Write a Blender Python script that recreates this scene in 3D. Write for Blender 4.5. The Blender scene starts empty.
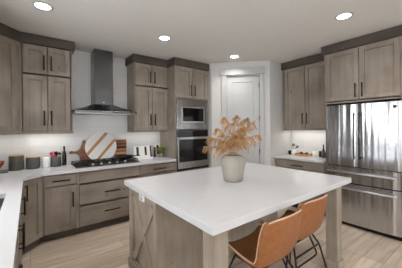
import bpy, bmesh, math, random
from mathutils import Vector, Matrix, Euler
random.seed(7)
SC = bpy.context.scene
COL = SC.collection
# ---------------------------------------------------------------- camera
cam_d = bpy.data.cameras.new('camera'); cam = bpy.data.objects.new('camera', cam_d); COL.objects.link(cam)
SC.camera = cam
FPX = 227.0
cam_d.sensor_width = 36.0; cam_d.sensor_fit = 'HORIZONTAL'; cam_d.lens = 36.0 * FPX / 402.0
cam_d.shift_x = 0.0; cam_d.shift_y = -(134.0 - 127.9) / 402.0
cam_d.clip_start = 0.02
fw = Vector((.604, .797, 0)).normalized()
rt = Vector((fw.y, -fw.x, 0)); up = Vector((0, 0, 1))
ro = math.radians(.57)
r2 = rt * math.cos(ro) - up * math.sin(ro); u2 = up * math.cos(ro) + rt * math.sin(ro)
R_ = Matrix((r2, u2, -fw)).transposed()
cam.matrix_world = Matrix.Translation((0, 0, 1.47)) @ R_.to_4x4()
# ---------------------------------------------------------------- world, light, exposure
W = bpy.data.worlds.new('world'); SC.world = W; W.use_nodes = True
bg = W.node_tree.nodes['Background']; bg.inputs[0].default_value = (.80, .90, 1, 1); bg.inputs[1].default_value = .6
def area(name, loc, rot, sx, sy, e, col=(1, 1, 1)):
    l = bpy.data.lights.new(name, 'AREA'); l.shape = 'RECTANGLE'; l.size = sx; l.size_y = sy; l.energy = e; l.color = col
    o = bpy.data.objects.new(name, l); COL.objects.link(o); o.location = loc; o.rotation_euler = rot; return o
area('daylight_patio', (1.7, -4.35, 1.35), (math.radians(90), 0, 0), 4.4, 2.1, 78, (.95, .975, 1))
area('daylight_sink', (-.86, 1.95, 1.62), (0, math.radians(-90), 0), 1.0, 1.5, 36, (.95, .975, 1))
area('daylight_side', (-.86, -1.6, 1.3), (0, math.radians(-90), 0), 2.0, 3.2, 88, (.95, .975, 1))
SC.view_settings.view_transform = 'Standard'; SC.view_settings.look = 'None'
SC.view_settings.exposure = 0.05; SC.view_settings.gamma = 1; SC.view_settings.use_curve_mapping = False
CAN_POWER = 4.8; STRIP_POWER = 2.2

# ---------------------------------------------------------------- materials
def s2l(c):
    return tuple(((v / 255) / 12.92 if v / 255 <= .04045 else ((v / 255 + .055) / 1.055) ** 2.4) for v in c) + (1,)
def newmat(name):
    m = bpy.data.materials.new(name); m.use_nodes = True
    return m, m.node_tree.nodes, m.node_tree.links, m.node_tree.nodes['Principled BSDF']
def plain(name, col, rough=.5, metal=0, noise=.04, bump=0, scale=30, **kw):
    m, N, L, b = newmat(name)
    tc = N.new('ShaderNodeTexCoord'); n = N.new('ShaderNodeTexNoise'); n.inputs['Scale'].default_value = scale; n.inputs['Detail'].default_value = 3
    L.new(tc.outputs['Object'], n.inputs['Vector'])
    r = N.new('ShaderNodeValToRGB'); c = s2l(col)
    r.color_ramp.elements[0].position = .3; r.color_ramp.elements[1].position = .7
    r.color_ramp.elements[0].color = tuple(v * (1 - noise) for v in c[:3]) + (1,)
    r.color_ramp.elements[1].color = tuple(min(1, v * (1 + noise)) for v in c[:3]) + (1,)
    L.new(n.outputs['Fac'], r.inputs[0]); L.new(r.outputs[0], b.inputs['Base Color'])
    b.inputs['Roughness'].default_value = rough; b.inputs['Metallic'].default_value = metal
    for k, v in kw.items(): b.inputs[k.replace('_', ' ')].default_value = v
    if bump:
        bp = N.new('ShaderNodeBump'); bp.inputs['Strength'].default_value = bump; bp.inputs['Distance'].default_value = .01
        L.new(n.outputs['Fac'], bp.inputs['Height']); L.new(bp.outputs[0], b.inputs['Normal'])
    return m
def wood(name, light, dark, axis='z', rough=.5, knots=True, scale=1.0):
    m, N, L, b = newmat(name)
    tc = N.new('ShaderNodeTexCoord'); oi = N.new('ShaderNodeObjectInfo'); ad = N.new('ShaderNodeVectorMath'); ad.operation = 'ADD'
    ml = N.new('ShaderNodeMath'); ml.operation = 'MULTIPLY'; ml.inputs[1].default_value = 17.3
    L.new(oi.outputs['Random'], ml.inputs[0]); L.new(tc.outputs['Object'], ad.inputs[0]); L.new(ml.outputs[0], ad.inputs[1])
    mp = N.new('ShaderNodeMapping'); a, c_ = 1.6 * scale, 22 * scale
    mp.inputs['Scale'].default_value = {'x': (a, c_, c_), 'y': (c_, a, c_), 'z': (c_, c_, a)}[axis]
    L.new(ad.outputs[0], mp.inputs[0])
    n1 = N.new('ShaderNodeTexNoise'); n1.inputs['Scale'].default_value = 1; n1.inputs['Detail'].default_value = 5; n1.inputs['Distortion'].default_value = .5
    L.new(mp.outputs[0], n1.inputs['Vector'])
    n2 = N.new('ShaderNodeTexNoise'); n2.inputs['Scale'].default_value = 3.0; n2.inputs['Detail'].default_value = 2
    L.new(ad.outputs[0], n2.inputs['Vector'])
    mx = N.new('ShaderNodeMath'); mx.operation = 'MULTIPLY_ADD'; mx.inputs[1].default_value = .38
    h = N.new('ShaderNodeMath'); h.operation = 'MULTIPLY'; h.inputs[1].default_value = .62
    L.new(n2.outputs['Fac'], h.inputs[0]); L.new(n1.outputs['Fac'], mx.inputs[0]); L.new(h.outputs[0], mx.inputs[2])
    r = N.new('ShaderNodeValToRGB'); r.color_ramp.elements[0].position = .34; r.color_ramp.elements[1].position = .64
    r.color_ramp.elements[0].color = s2l(dark); r.color_ramp.elements[1].color = s2l(light)
    L.new(mx.outputs[0], r.inputs[0]); out = r.outputs[0]
    if knots:
        mp2 = N.new('ShaderNodeMapping'); mp2.inputs['Scale'].default_value = {'x': (3, 5, 5), 'y': (5, 3, 5), 'z': (5, 5, 3)}[axis]
        L.new(ad.outputs[0], mp2.inputs[0])
        v = N.new('ShaderNodeTexVoronoi'); v.inputs['Scale'].default_value = 1.0; v.inputs['Randomness'].default_value = 1
        L.new(mp2.outputs[0], v.inputs['Vector'])
        k = N.new('ShaderNodeValToRGB'); k.color_ramp.elements[0].position = .02; k.color_ramp.elements[1].position = .085
        k.color_ramp.elements[0].color = (.16, .12, .09, 1); k.color_ramp.elements[1].color = (1, 1, 1, 1)
        L.new(v.outputs['Distance'], k.inputs[0])
        mm = N.new('ShaderNodeMix'); mm.data_type = 'RGBA'; mm.blend_type = 'MULTIPLY'; mm.inputs[0].default_value = .8
        L.new(out, mm.inputs[6]); L.new(k.outputs[0], mm.inputs[7]); out = mm.outputs[2]
    L.new(out, b.inputs['Base Color']); b.inputs['Roughness'].default_value = rough
    bp = N.new('ShaderNodeBump'); bp.inputs['Strength'].default_value = .12; bp.inputs['Distance'].default_value = .004
    L.new(n1.outputs['Fac'], bp.inputs['Height']); L.new(bp.outputs[0], b.inputs['Normal'])
    return m
def brick(name, c1, c2, mortar, bw, bh, ms, rough, axes='xy', offset=.5, grain=False, bump=.3, freq=2):
    m, N, L, b = newmat(name)
    tc = N.new('ShaderNodeTexCoord'); sp = N.new('ShaderNodeSeparateXYZ'); cb = N.new('ShaderNodeCombineXYZ')
    L.new(tc.outputs['Object'], sp.inputs[0])
    L.new(sp.outputs['XYZ'.index(axes[0].upper())], cb.inputs[0]); L.new(sp.outputs['XYZ'.index(axes[1].upper())], cb.inputs[1])
    br = N.new('ShaderNodeTexBrick'); br.inputs['Scale'].default_value = 1; br.inputs['Brick Width'].default_value = bw; br.inputs['Row Height'].default_value = bh
    br.inputs['Mortar Size'].default_value = ms; br.inputs['Mortar Smooth'].default_value = .1; br.offset = offset; br.offset_frequency = freq
    br.inputs['Color1'].default_value = s2l(c1); br.inputs['Color2'].default_value = s2l(c2); br.inputs['Mortar'].default_value = s2l(mortar)
    L.new(cb.outputs[0], br.inputs['Vector']); out = br.outputs['Color']
    if grain:
        mp = N.new('ShaderNodeMapping'); mp.inputs['Scale'].default_value = (1.6, 17, 1); L.new(cb.outputs[0], mp.inputs[0])
        n = N.new('ShaderNodeTexNoise'); n.inputs['Scale'].default_value = 1; n.inputs['Detail'].default_value = 5; n.inputs['Distortion'].default_value = .6
        L.new(mp.outputs[0], n.inputs['Vector'])
        r = N.new('ShaderNodeValToRGB'); r.color_ramp.elements[0].position = .3; r.color_ramp.elements[1].position = .62
        r.color_ramp.elements[0].color = (.66, .61, .56, 1); r.color_ramp.elements[1].color = (1, 1, 1, 1); L.new(n.outputs['Fac'], r.inputs[0])
        mm = N.new('ShaderNodeMix'); mm.data_type = 'RGBA'; mm.blend_type = 'MULTIPLY'; mm.inputs[0].default_value = .8
        L.new(out, mm.inputs[6]); L.new(r.outputs[0], mm.inputs[7]); out = mm.outputs[2]
    L.new(out, b.inputs['Base Color']); b.inputs['Roughness'].default_value = rough
    bp = N.new('ShaderNodeBump'); bp.invert = True; bp.inputs['Strength'].default_value = bump; bp.inputs['Distance'].default_value = .003
    L.new(br.outputs['Fac'], bp.inputs['Height']); L.new(bp.outputs[0], b.inputs['Normal'])
    return m
def steel(name, col=(200, 202, 206), rough=.2, wav=.75, axes=(9, 9, .3), aniso=0):
    m, N, L, b = newmat(name)
    tc = N.new('ShaderNodeTexCoord'); mp = N.new('ShaderNodeMapping'); mp.inputs['Scale'].default_value = axes
    L.new(tc.outputs['Object'], mp.inputs[0])
    n = N.new('ShaderNodeTexNoise'); n.inputs['Scale'].default_value = 1; n.inputs['Detail'].default_value = 1.5; L.new(mp.outputs[0], n.inputs['Vector'])
    bp = N.new('ShaderNodeBump'); bp.inputs['Strength'].default_value = wav; bp.inputs['Distance'].default_value = .03
    L.new(n.outputs['Fac'], bp.inputs['Height']); L.new(bp.outputs[0], b.inputs['Normal'])
    b.inputs['Base Color'].default_value = s2l(col); b.inputs['Metallic'].default_value = 1; b.inputs['Roughness'].default_value = rough
    if aniso:
        tn = N.new('ShaderNodeTangent'); tn.direction_type = 'RADIAL'; tn.axis = 'Z'; L.new(tn.outputs[0], b.inputs['Tangent']); b.inputs['Anisotropic'].default_value = aniso; b.inputs['Anisotropic Rotation'].default_value = ANR
    return m
ANR = 0.0
def emit(name, col, e):
    m, N, L, b = newmat(name); b.inputs['Base Color'].default_value = (1, 1, 1, 1)
    b.inputs['Emission Color'].default_value = col + (1,); b.inputs['Emission Strength'].default_value = e; return m
WL, WD = (162, 150, 138), (130, 118, 106)
M = dict(
    wv=wood('cabinet_wood', WL, WD, 'z'), wh=wood('cabinet_wood_horizontal', WL, WD, 'x'),
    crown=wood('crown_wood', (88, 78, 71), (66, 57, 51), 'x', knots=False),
    iw=wood('island_wood', (172, 160, 145), (142, 130, 116), 'z'),
    floor=brick('oak_planks', (226, 209, 190), (196, 178, 159), (140, 124, 108), 1.5, .19, .0022, .42, 'xy', .37, True, .25, 3),
    wall=plain('wall_paint', (208, 206, 203), .7, noise=.01, bump=.05, scale=60),
    ceil=plain('ceiling_paint', (222, 219, 214), .85, noise=.012, bump=.15, scale=45),
    white=plain('white_trim_paint', (188, 189, 188), .42, noise=.01),
    tile=brick('backsplash_tile', (236, 235, 233), (231, 230, 228), (222, 220, 218), .40, .15, .003, .22, 'xz', .5, False, .25),
    tile_r=brick('backsplash_tile_right', (236, 235, 233), (231, 230, 228), (222, 220, 218), .40, .15, .003, .22, 'yz', .5, False, .25),
    quartz=plain('white_quartz', (214, 214, 216), .22, noise=.015, scale=14),
    black=plain('black_metal', (30, 26, 24), .42, metal=.4, noise=.05),
    bronze=plain('bronze_pull', (38, 29, 24), .38, metal=.6, noise=.08),
    iron=plain('cast_iron', (28, 28, 30), .55, metal=.3, noise=.1, bump=.1, scale=80),
    steel=steel('stainless_steel'), steel_o=steel('stainless_steel_appliance', (176, 174, 172), .26, .15, (.5, 5, 5)),
    dsteel=steel('dark_stainless', (108, 108, 110), .24, .4, (8, 8, .3)),
    hsteel=steel('handle_steel', (198, 198, 198), .3, 0),
    glass=plain('black_glass', (12, 12, 13), .08, noise=.02), 
    leather=plain('tan_leather', (150, 94, 52), .42, noise=.14, bump=.12, scale=22),
    piping=plain('pale_piping', (214, 176, 146), .5),
    can=plain('grey_canister_glaze', (88, 83, 77), .38, noise=.08), dcan=plain('charcoal_glaze', (82, 83, 84), .38, noise=.1),
    woodlid=wood('light_wood_lid', (212, 178, 132), (180, 142, 98), 'x', knots=False),
    bwood=wood('brown_board_wood', (160, 98, 56), (104, 58, 30), 'x', knots=False, rough=.4),
    hwood=wood('honey_stripe_wood', (206, 156, 106), (178, 124, 78), 'z', knots=False),
    dwood=plain('dark_walnut', (62, 34, 24), .45, noise=.15),
    marble=plain('white_marble', (238, 236, 232), .25, noise=.03, scale=6),
    ceramic=plain('white_ceramic', (244, 243, 240), .3, noise=.01),
    vase=plain('stone_vase', (168, 161, 149), .6, noise=.05, bump=.05, scale=40),
    straw=plain('dried_grass', (198, 154, 106), .8, noise=.4, scale=16),
    stem=plain('dried_stem', (176, 136, 92), .7), leaf=plain('green_leaf', (146, 160, 84), .5, noise=.25, scale=12),
    dleaf=plain('dark_leaf', (46, 50, 42), .6, noise=.2), pink=plain('pink_silicone', (206, 66, 96), .45), copper=plain('copper_bowl', (166, 88, 58), .32, metal=.5, noise=.15, scale=10),
    bottle=plain('dark_bottle_glass', (20, 20, 16), .12), lamp=emit('lamp_lens', (1, .97, .92), 9), strip=emit('added_strip_diffuser', (1, .97, .92), 2),
    sink=plain('sink_composite', (92, 93, 96), .4), daylight=None)
g, N, L, b = newmat('window_glass'); b.inputs['Transmission Weight'].default_value = 1; b.inputs['Roughness'].default_value = 0; b.inputs['IOR'].default_value = 1.05; M['pane'] = g

# ---------------------------------------------------------------- mesh helpers
class MB:
    def __init__(s): s.bm = bmesh.new(); s.mi = 0
    def _fin(s, fs, smooth=False):
        for f in fs: f.material_index = s.mi; f.smooth = smooth
    def box(s, x0, x1, y0, y1, z0, z1, mat=None):
        vs = [s.bm.verts.new(p) for p in ((x0,y0,z0),(x1,y0,z0),(x1,y1,z0),(x0,y1,z0),(x0,y0,z1),(x1,y0,z1),(x1,y1,z1),(x0,y1,z1))]
        if mat:
            for v in vs: v.co = mat @ v.co
        fs = [s.bm.faces.new([vs[i] for i in q]) for q in ((0,3,2,1),(4,5,6,7),(0,1,5,4),(1,2,6,5),(2,3,7,6),(3,0,4,7))]
        s._fin(fs); return s
    def prism(s, pts, z0, z1, M_=None):
        a = [s.bm.verts.new((x, y, z0)) for x, y in pts]; b = [s.bm.verts.new((x, y, z1)) for x, y in pts]
        if M_:
            for v in a + b: v.co = M_ @ v.co
        n = len(pts); fs = [s.bm.faces.new(a[::-1]), s.bm.faces.new(b)]
        fs += [s.bm.faces.new((a[i], a[(i+1) % n], b[(i+1) % n], b[i])) for i in range(n)]
        s._fin(fs); return s
    def lathe(s, prof, cx=0, cy=0, seg=28, cap=True, flute=0, nfl=0):
        rings = []
        for r, z in prof:
            rr = []
            for k in range(seg):
                a = 2 * math.pi * k / seg; q = r * (1 + flute * math.cos(nfl * a)) if nfl else r
                rr.append(s.bm.verts.new((cx + q * math.cos(a), cy + q * math.sin(a), z)))
            rings.append(rr)
        fs = []
        for i in range(len(rings) - 1):
            for k in range(seg):
                fs.append(s.bm.faces.new((rings[i][k], rings[i][(k+1) % seg], rings[i+1][(k+1) % seg], rings[i+1][k])))
        s._fin(fs, True)
        if cap: s._fin([s.bm.faces.new(rings[0][::-1]), s.bm.faces.new(rings[-1])])
        return s
    def tube(s, pts, r, seg=8, r1=None):
        pts = [Vector(p) for p in pts]; rings = []; n = len(pts); ref = None
        for i, p in enumerate(pts):
            t = (pts[min(i+1, n-1)] - pts[max(i-1, 0)]).normalized()
            if ref is None: ref = Vector((0, 0, 1)) if abs(t.z) < .9 else Vector((1, 0, 0))
            u = (ref - t * ref.dot(t)).normalized(); v = t.cross(u); ref = u
            q = r if r1 is None else r + (r1 - r) * i / (n - 1)
            rings.append([s.bm.verts.new(p + (u * math.cos(2*math.pi*k/seg) + v * math.sin(2*math.pi*k/seg)) * q) for k in range(seg)])
        fs = []
        for i in range(n - 1):
            for k in range(seg): fs.append(s.bm.faces.new((rings[i][k], rings[i][(k+1) % seg], rings[i+1][(k+1) % seg], rings[i+1][k])))
        s._fin(fs, True); s._fin([s.bm.faces.new(rings[0][::-1]), s.bm.faces.new(rings[-1])]); return s
    def sweep(s, path, prof):
        """closed (out, z) profile mitred along an open xy path; 'out' is to the right of travel"""
        P = [Vector(p) for p in path]; rings = []
        for i, p in enumerate(P):
            ns = []
            if i > 0: d = (P[i] - P[i-1]).normalized(); ns.append(Vector((d.y, -d.x)))
            if i < len(P) - 1: d = (P[i+1] - P[i]).normalized(); ns.append(Vector((d.y, -d.x)))
            n = sum(ns, Vector((0, 0))).normalized(); k = 1 / n.dot(ns[0])
            rings.append([s.bm.verts.new((p.x + n.x * o * k, p.y + n.y * o * k, z)) for o, z in prof])
        m = len(prof); fs = []
        for i in range(len(P) - 1):
            for k in range(m): fs.append(s.bm.faces.new((rings[i][k], rings[i][(k+1) % m], rings[i+1][(k+1) % m], rings[i+1][k])))
        fs += [s.bm.faces.new(rings[0][::-1]), s.bm.faces.new(rings[-1])]; s._fin(fs); return s
    def build(s, name, mat, parent=None, loc=None, rot=None, bevel=0, seg=1):
        bmesh.ops.recalc_face_normals(s.bm, faces=s.bm.faces[:])
        me = bpy.data.meshes.new(name); s.bm.to_mesh(me); s.bm.free()
        for q in (mat if isinstance(mat, (list, tuple)) else [mat]): me.materials.append(q)
        o = bpy.data.objects.new(name, me); COL.objects.link(o)
        if parent: o.parent = parent
        if loc: o.location = loc
        if rot: o.rotation_euler = rot
        if bevel:
            bv = o.modifiers.new('bevel', 'BEVEL'); bv.width = bevel; bv.segments = seg; bv.limit_method = 'ANGLE'
        return o
def tag(o, label, cat, group=None):
    o['label'] = label; o['category'] = cat
    if group: o['group'] = group
    return o
def thing(name, label, cat, loc=(0, 0, 0), rz=0, group=None):
    o = bpy.data.objects.new(name, None); COL.objects.link(o); o.location = loc; o.rotation_euler = (0, 0, rz); o.empty_display_size = .1
    return tag(o, label, cat, group)
def struct(o): o['kind'] = 'structure'; return o
def D(a): return math.radians(a)

# ---------------------------------------------------------------- structure
ZC = 2.745; S2 = math.sqrt(.5)
def wallbox(name, boxes, mat, **k):
    m = MB()
    for q in boxes: m.box(*q)
    return struct(m.build(name, mat, **k))
X0, X1, YB, YF = -.70, 4.42, 4.14, -4.2
wallbox('floor', [(X0 - .1, X1 + .1, YF - .1, YB + .1, -.1, 0)], M['floor'])
wallbox('ceiling', [(X0 - .1, X1 + .1, YF - .1, YB + .1, ZC, ZC + .1)], M['ceil'])
wallbox('wall_back', [(X0, 2.875, YB, YB + .1, 0, ZC)], M['tile'])
wy0, wy1, wz0, wz1 = 1.2, 2.7, 1.12, 2.12
wallbox('wall_left', [(X0 - .1, X0, YF, -3.2, 0, ZC), (X0 - .1, X0, 0, wy0, 0, ZC), (X0 - .1, X0, -3.2, 0, 0, .2), (X0 - .1, X0, -3.2, 0, 2.35, ZC), (X0 - .1, X0, wy1, YB + .1, 0, ZC), (X0 - .1, X0, wy0, wy1, 0, wz0), (X0 - .1, X0, wy0, wy1, wz1, ZC)], M['wall'])
wallbox('wall_right', [(X1, X1 + .1, YF, 2.75, 0, ZC)], M['wall'])
wallbox('wall_front', [(X0, -.5, YF - .1, YF, 0, ZC), (3.9, X1, YF - .1, YF, 0, ZC), (-.5, 3.9, YF - .1, YF, 2.4, ZC), (-.5, 3.9, YF - .1, YF, 0, .3)], M['wall'])
wallbox('wall_tower_side', [(2.875, 2.975, 3.45, YB + .1, 0, ZC)], M['wall'])
wallbox('wall_corner', [(3.667, X1, 2.65, 2.75, 0, ZC)], M['wall'])
dw = math.hypot(.792, .792); A = (2.875, 3.442, 0)
dl, dr, dt = .300, .926, 2.475
wallbox('wall_diagonal', [(0, dl, 0, .1, 0, ZC), (dr, dw, 0, .1, 0, ZC), (dl, dr, 0, .1, dt, ZC)], M['wall'], loc=A, rot=(0, 0, D(-45)))
m = MB(); m.box(.198, .302, -.024, 0, 0, 2.49).box(.924, 1.0, -.024, 0, 0, 2.49).box(.176, 1.02, -.040, 0, 2.49, 2.625)
struct(m.build('trim_1', M['white'], loc=A, rot=(0, 0, D(-45)), bevel=.002))
m = MB(); m.box(.0, .198, -.014, 0, 0, .13).box(1.0, dw, -.014, 0, 0, .13); struct(m.build('baseboard_diagonal', M['white'], loc=A, rot=(0, 0, D(-45)), bevel=.002))
# pantry door
m = MB(); y0, y1 = .018, .052; a, b_ = dl + .004, dr - .004; st = .115
m.box(a, a + st, y0, y1, .01, 2.468).box(b_ - st, b_, y0, y1, .01, 2.468)
for z0, z1 in ((.01, .26), (1.0, 1.13), (2.352, 2.468)): m.box(a + st, b_ - st, y0, y1, z0, z1)
m.box(a + st, b_ - st, y0 + .012, y1 - .01, .26, 1.0).box(a + st, b_ - st, y0 + .012, y1 - .01, 1.13, 2.352)
door = struct(m.build('door_1', M['white'], loc=A, rot=(0, 0, D(-45)), bevel=.002))
for z in (.28, 1.01, 1.64, 2.28): MB().tube([(b_ - .002, .010, z - .045), (b_ - .002, .010, z + .045)], .008).build('hinge', M['black'], door)
MB().tube([(a + .055, .018, .98), (a + .055, -.03, .98), (a + .15, -.03, .98)], .009).build('door_handle', M['black'], door)
m = MB(); m.box(X1 - .008, X1, 1.72, 2.65, .92, 1.44); struct(m.build('trim_2', M['tile_r']))
# windows
def window(name, axis, c, a0, a1, z0, z1, nm, t=.1):
    f = MB(); th = .05
    def bx(u0, u1, w0, w1, d0, d1, q):
        if axis == 'x': q.box(c + d0, c + d1, u0, u1, w0, w1)
        else: q.box(u0, u1, c + d0, c + d1, w0, w1)
    bx(a0, a0 + th, z0, z1, .01, .09, f); bx(a1 - th, a1, z0, z1, .01, .09, f); bx(a0 + th, a1 - th, z0, z0 + th, .01, .09, f); bx(a0 + th, a1 - th, z1 - th, z1, .01, .09, f)
    for i in range(1, nm):
        u = a0 + (a1 - a0) * i / nm; bx(u - .02, u + .02, z0 + th, z1 - th, .03, .07, f)
    o = struct(f.build(name, M['white']))
    g = MB(); bx(a0 + th, a1 - th, z0 + th, z1 - th, .048, .052, g); g.build('glass', M['pane'], o)
window('window_1', 'x', X0 - .1, wy0, wy1, wz0, wz1, 2)
window('window_2', 'y', YF - .1, -.5, 3.9, .3, 2.4, 4)
window('window_3', 'x', X0 - .1, -3.2, 0, .2, 2.35, 3)

# ---------------------------------------------------------------- cabinets
def pull(m, x, z, ln, vert, y=0):
    h = ln / 2; d = .032
    if vert:
        m.tube([(x, y - d, z - h), (x, y - d, z + h)], .0085)
        for s in (-1, 1): m.tube([(x, y, z + s * (h - .02)), (x, y - d, z + s * (h - .02))], .0055)
    else:
        m.tube([(x - h, y - d, z), (x + h, y - d, z)], .0085)
        for s in (-1, 1): m.tube([(x + s * (h - .02), y, z), (x + s * (h - .02), y - d, z)], .0055)
def front(parent, kind, x0, x1, z0, z1, hx=None, hz=None, hl=.16, vert=True, mat=None, dark=None):
    """shaker door (recessed panel) or slab drawer front, its face on local y=0"""
    m = MB(); t = .022
    if kind == 'door':
        r = min(.065, (x1 - x0) * .26)
        m.box(x0, x0 + r, 0, t, z0, z1).box(x1 - r, x1, 0, t, z0, z1).box(x0 + r, x1 - r, 0, t, z0, z0 + r).box(x0 + r, x1 - r, 0, t, z1 - r, z1)
        m.box(x0 + r, x1 - r, .016, t, z0 + r, z1 - r)
    else: m.box(x0, x1, 0, t, z0, z1)
    o = m.build('door' if kind == 'door' else 'drawer', mat or (M['wv'] if kind == 'door' else M['wh']), parent, bevel=.0018)
    if hx is not None:
        q = MB(); pull(q, hx, hz, hl, vert); q.build('handle', M['bronze'], o)
    return o
def carcass(parent, w, d, z0, z1, stile=(.018, .018), toe=0, mids=(), mat=None, top=True):
    m = MB(); t = .018; y = .024; mat = mat or M['wv']
    m.box(0, t, y, d, z0, z1).box(w - t, w, y, d, z0, z1).box(t, w - t, y, d, z0, z0 + t).box(t, w - t, d - t, d, z0 + t, z1 - t)
    if top: m.box(t, w - t, y, d - t, z1 - t, z1)
    m.build('carcass', mat, parent)
    if stile[0]: MB().box(0, stile[0], .003, y, z0, z1).build('stile', mat, parent)
    if stile[1]: MB().box(w - stile[1], w, .003, y, z0, z1).build('stile', mat, parent)
    for a_, c_ in mids: MB().box(stile[0], w - stile[1], .014, y, a_, c_).build('rail', mat, parent)
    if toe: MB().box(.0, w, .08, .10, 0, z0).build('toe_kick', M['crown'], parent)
BZ0, BZ1 = .105, .88
ZU0, ZU1 = 1.44, 2.615
CR = [(0, 2.612), (.030, 2.612), (.030, 2.738), (0, 2.738)]
def upper(label, loc, rz, w, d, split=None, group=None, z0=ZU0, rail=True, crown=None, handle_z=None, side=(.018, .018), cat='wall cabinet', railpath=None):
    t = thing('wall_cabinet', label, 'cabinet', loc, rz, group)
    carcass(t, w, d, z0, ZU1, side, mids=())
    a, b2 = side[0] + .010, w - side[1] - .010; c = (a + b2) / 2; g_ = .005
    rows = [(z0 + .004, (split - .010) if split else 2.60, 1)] + ([(split + .012, 2.60, 2)] if split else [])
    for z_0, z_1, k in rows:
        hl = .2; hz = z_0 + .18 if k == 1 else z_0 + .15
        if split and k == 2: hl = .2
        front(t, 'door', a, c - g_, z_0, z_1, c - .042, hz, hl); front(t, 'door', c + g_, b2, z_0, z_1, c + .042, hz, hl)
    if crown: MB().sweep(crown, CR).build('crown', M['crown'], t)
    MB().box(0, w, .002, d, ZU1, 2.735).build('top_filler', M['crown'], t)
    if rail:
        rp = railpath or [(0, .02), (w, .02)]
        MB().sweep(rp, [(-.02, 1.408), (.008, 1.408), (.008, z0 - .001), (-.02, z0 - .001)]).build('light_rail', M['wv'], t)
    return t
GU = 'wall cabinets'
# left group on back wall: X -.09 .. .51
upper('knotty brown wall cabinet with four doors, left of the range hood', (-.09, 3.77, 0), 0, .60, .365, 2.213, crown=[(0, .0), (.60, .0), (.60, .365)], railpath=[(0, .02), (.60, .02), (.60, .365)])
# right group X 1.44 .. 2.10
upper('knotty brown wall cabinet with four doors, between range hood and oven tower', (1.44, 3.77, 0), 0, .655, .365, 2.213, crown=[(0, .365), (0, 0), (.655 - .031, 0)], railpath=[(0, .365), (0, .02), (.62, .02)])
# left wall upper
upper('brown wall cabinet on the left wall next to the corner cabinet', (-.33, 2.88, 0), D(90), .62, .365, 2.213, crown=[(0, .365), (0, 0), (.62, 0)])
# corner diagonal upper
t = thing('corner_wall_cabinet', 'angled corner wall cabinet with a single door, at the far left of the picture', 'cabinet', (0, 0, 0), 0)
c0, c1 = Vector((-.328, 3.512)), Vector((-.10, 3.775)); 
cp = [(-.695, 4.135), (-.092, 4.135), (-.092, 3.785), (-.345, 3.532), (-.345, 3.505), (-.695, 3.505)]
MB().prism(cp, ZU0, 2.735).build('carcass', M['wv'], t)
dg = thing('tmp', '', ''); 
bpy.data.objects.remove(dg)
def front_at(parent, loc, rz, kind, *a, **k):
    o = front(parent, kind, *a, **k); o.location = loc; o.rotation_euler = (0, 0, rz); return o
front_at(t, (-.360, 3.502, 0), D(45), 'door', .0, .335, ZU0 + .005, 2.60, .04, 1.62, .2)
MB().sweep([(-.36, 3.505), (-.36, 3.507), (-.092, 3.775)], CR).build('crown', M['crown'], t)
MB().sweep([(-.345, 3.532), (-.092, 3.785)], [(-.02, 1.408), (.02, 1.408), (.02, 1.438), (-.02, 1.438)]).build('light_rail', M['wv'], t)

# right wall uppers over the small counter: Y 1.72 .. 2.62
t = upper('tall two door wall cabinet above the small counter, left of the refrigerator', (4.05, 2.612, 0), D(-90), .882, .365, crown=[(0, .365), (0, 0), (.882, 0)], railpath=[(0, .365), (0, .02), (.882, .02)])
# cabinet over fridge + side panels
t = thing('refrigerator_cabinet', 'deep two door cabinet with tall side panels built around the refrigerator', 'cabinet', (3.76, 1.695, 0), D(-90))
w = .955; d_ = .655
m = MB(); m.box(0, .02, .03, d_, 0, ZU1).box(w - .02, w, .03, d_, 0, ZU1); m.build('side_panel', M['wv'], t)
m = MB(); m.box(.02, w - .02, .022, d_, 1.825, 1.845).box(.02, w - .02, .022, d_, ZU1 - .02, ZU1).box(.02, w - .02, d_ - .02, d_, 1.845, ZU1 - .02).box(0, .02, .003, .03, 1.825, ZU1).box(w - .02, w, .003, .03, 1.825, ZU1); m.build('carcass', M['wv'], t)
front(t, 'door', .024, w / 2 - .004, 1.86, 2.60, w / 2 - .042, 1.99, .2); front(t, 'door', w / 2 + .004, w - .024, 1.86, 2.60, w / 2 + .042, 1.99, .2)
MB().sweep([(0, .3), (0, 0), (w, 0), (w, d_)], CR).build('crown', M['crown'], t)
MB().box(0, w, .002, d_, ZU1, 2.735).build('top_filler', M['crown'], t)

# base cabinets, back wall (face at Y=3.53)
YFc = 3.53
t = thing('base_cabinet', 'narrow base cabinet with one drawer over one door, left of the range drawers', 'cabinet', (.135, YFc, 0), 0)
carcass(t, .395, .60, BZ0, BZ1 - .002, (.012, .016), toe=1)
front(t, 'drawer', .016, .375, .722, .858, .20, .79, .20, False); front(t, 'door', .016, .375, BZ0 + .006, .708, .335, .52, .2)
t = thing('base_cabinet', 'wide base cabinet with three drawers under the gas cooktop', 'cabinet', (.532, YFc, 0), 0)
carcass(t, .905, .60, BZ0, BZ1 - .002, (.016, .016), toe=1)
front(t, 'drawer', .020, .886, .713, .858); front(t, 'drawer', .022, .884, .412, .688, .455, .55, .22, False); front(t, 'drawer', .022, .884, BZ0 + .006, .386, .455, .27, .22, False)
t = thing('base_cabinet', 'base cabinet with one drawer over two doors, beside the oven tower', 'cabinet', (1.439, YFc, 0), 0)
carcass(t, .655, .60, BZ0, BZ1 - .002, (.016, .016), toe=1)
front(t, 'drawer', .020, .635, .722, .858, .33, .785, .24, False); front(t, 'door', .020, .324, BZ0 + .006, .708, .29, .58, .18); front(t, 'door', .330, .635, BZ0 + .006, .708, .366, .58, .18)
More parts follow.
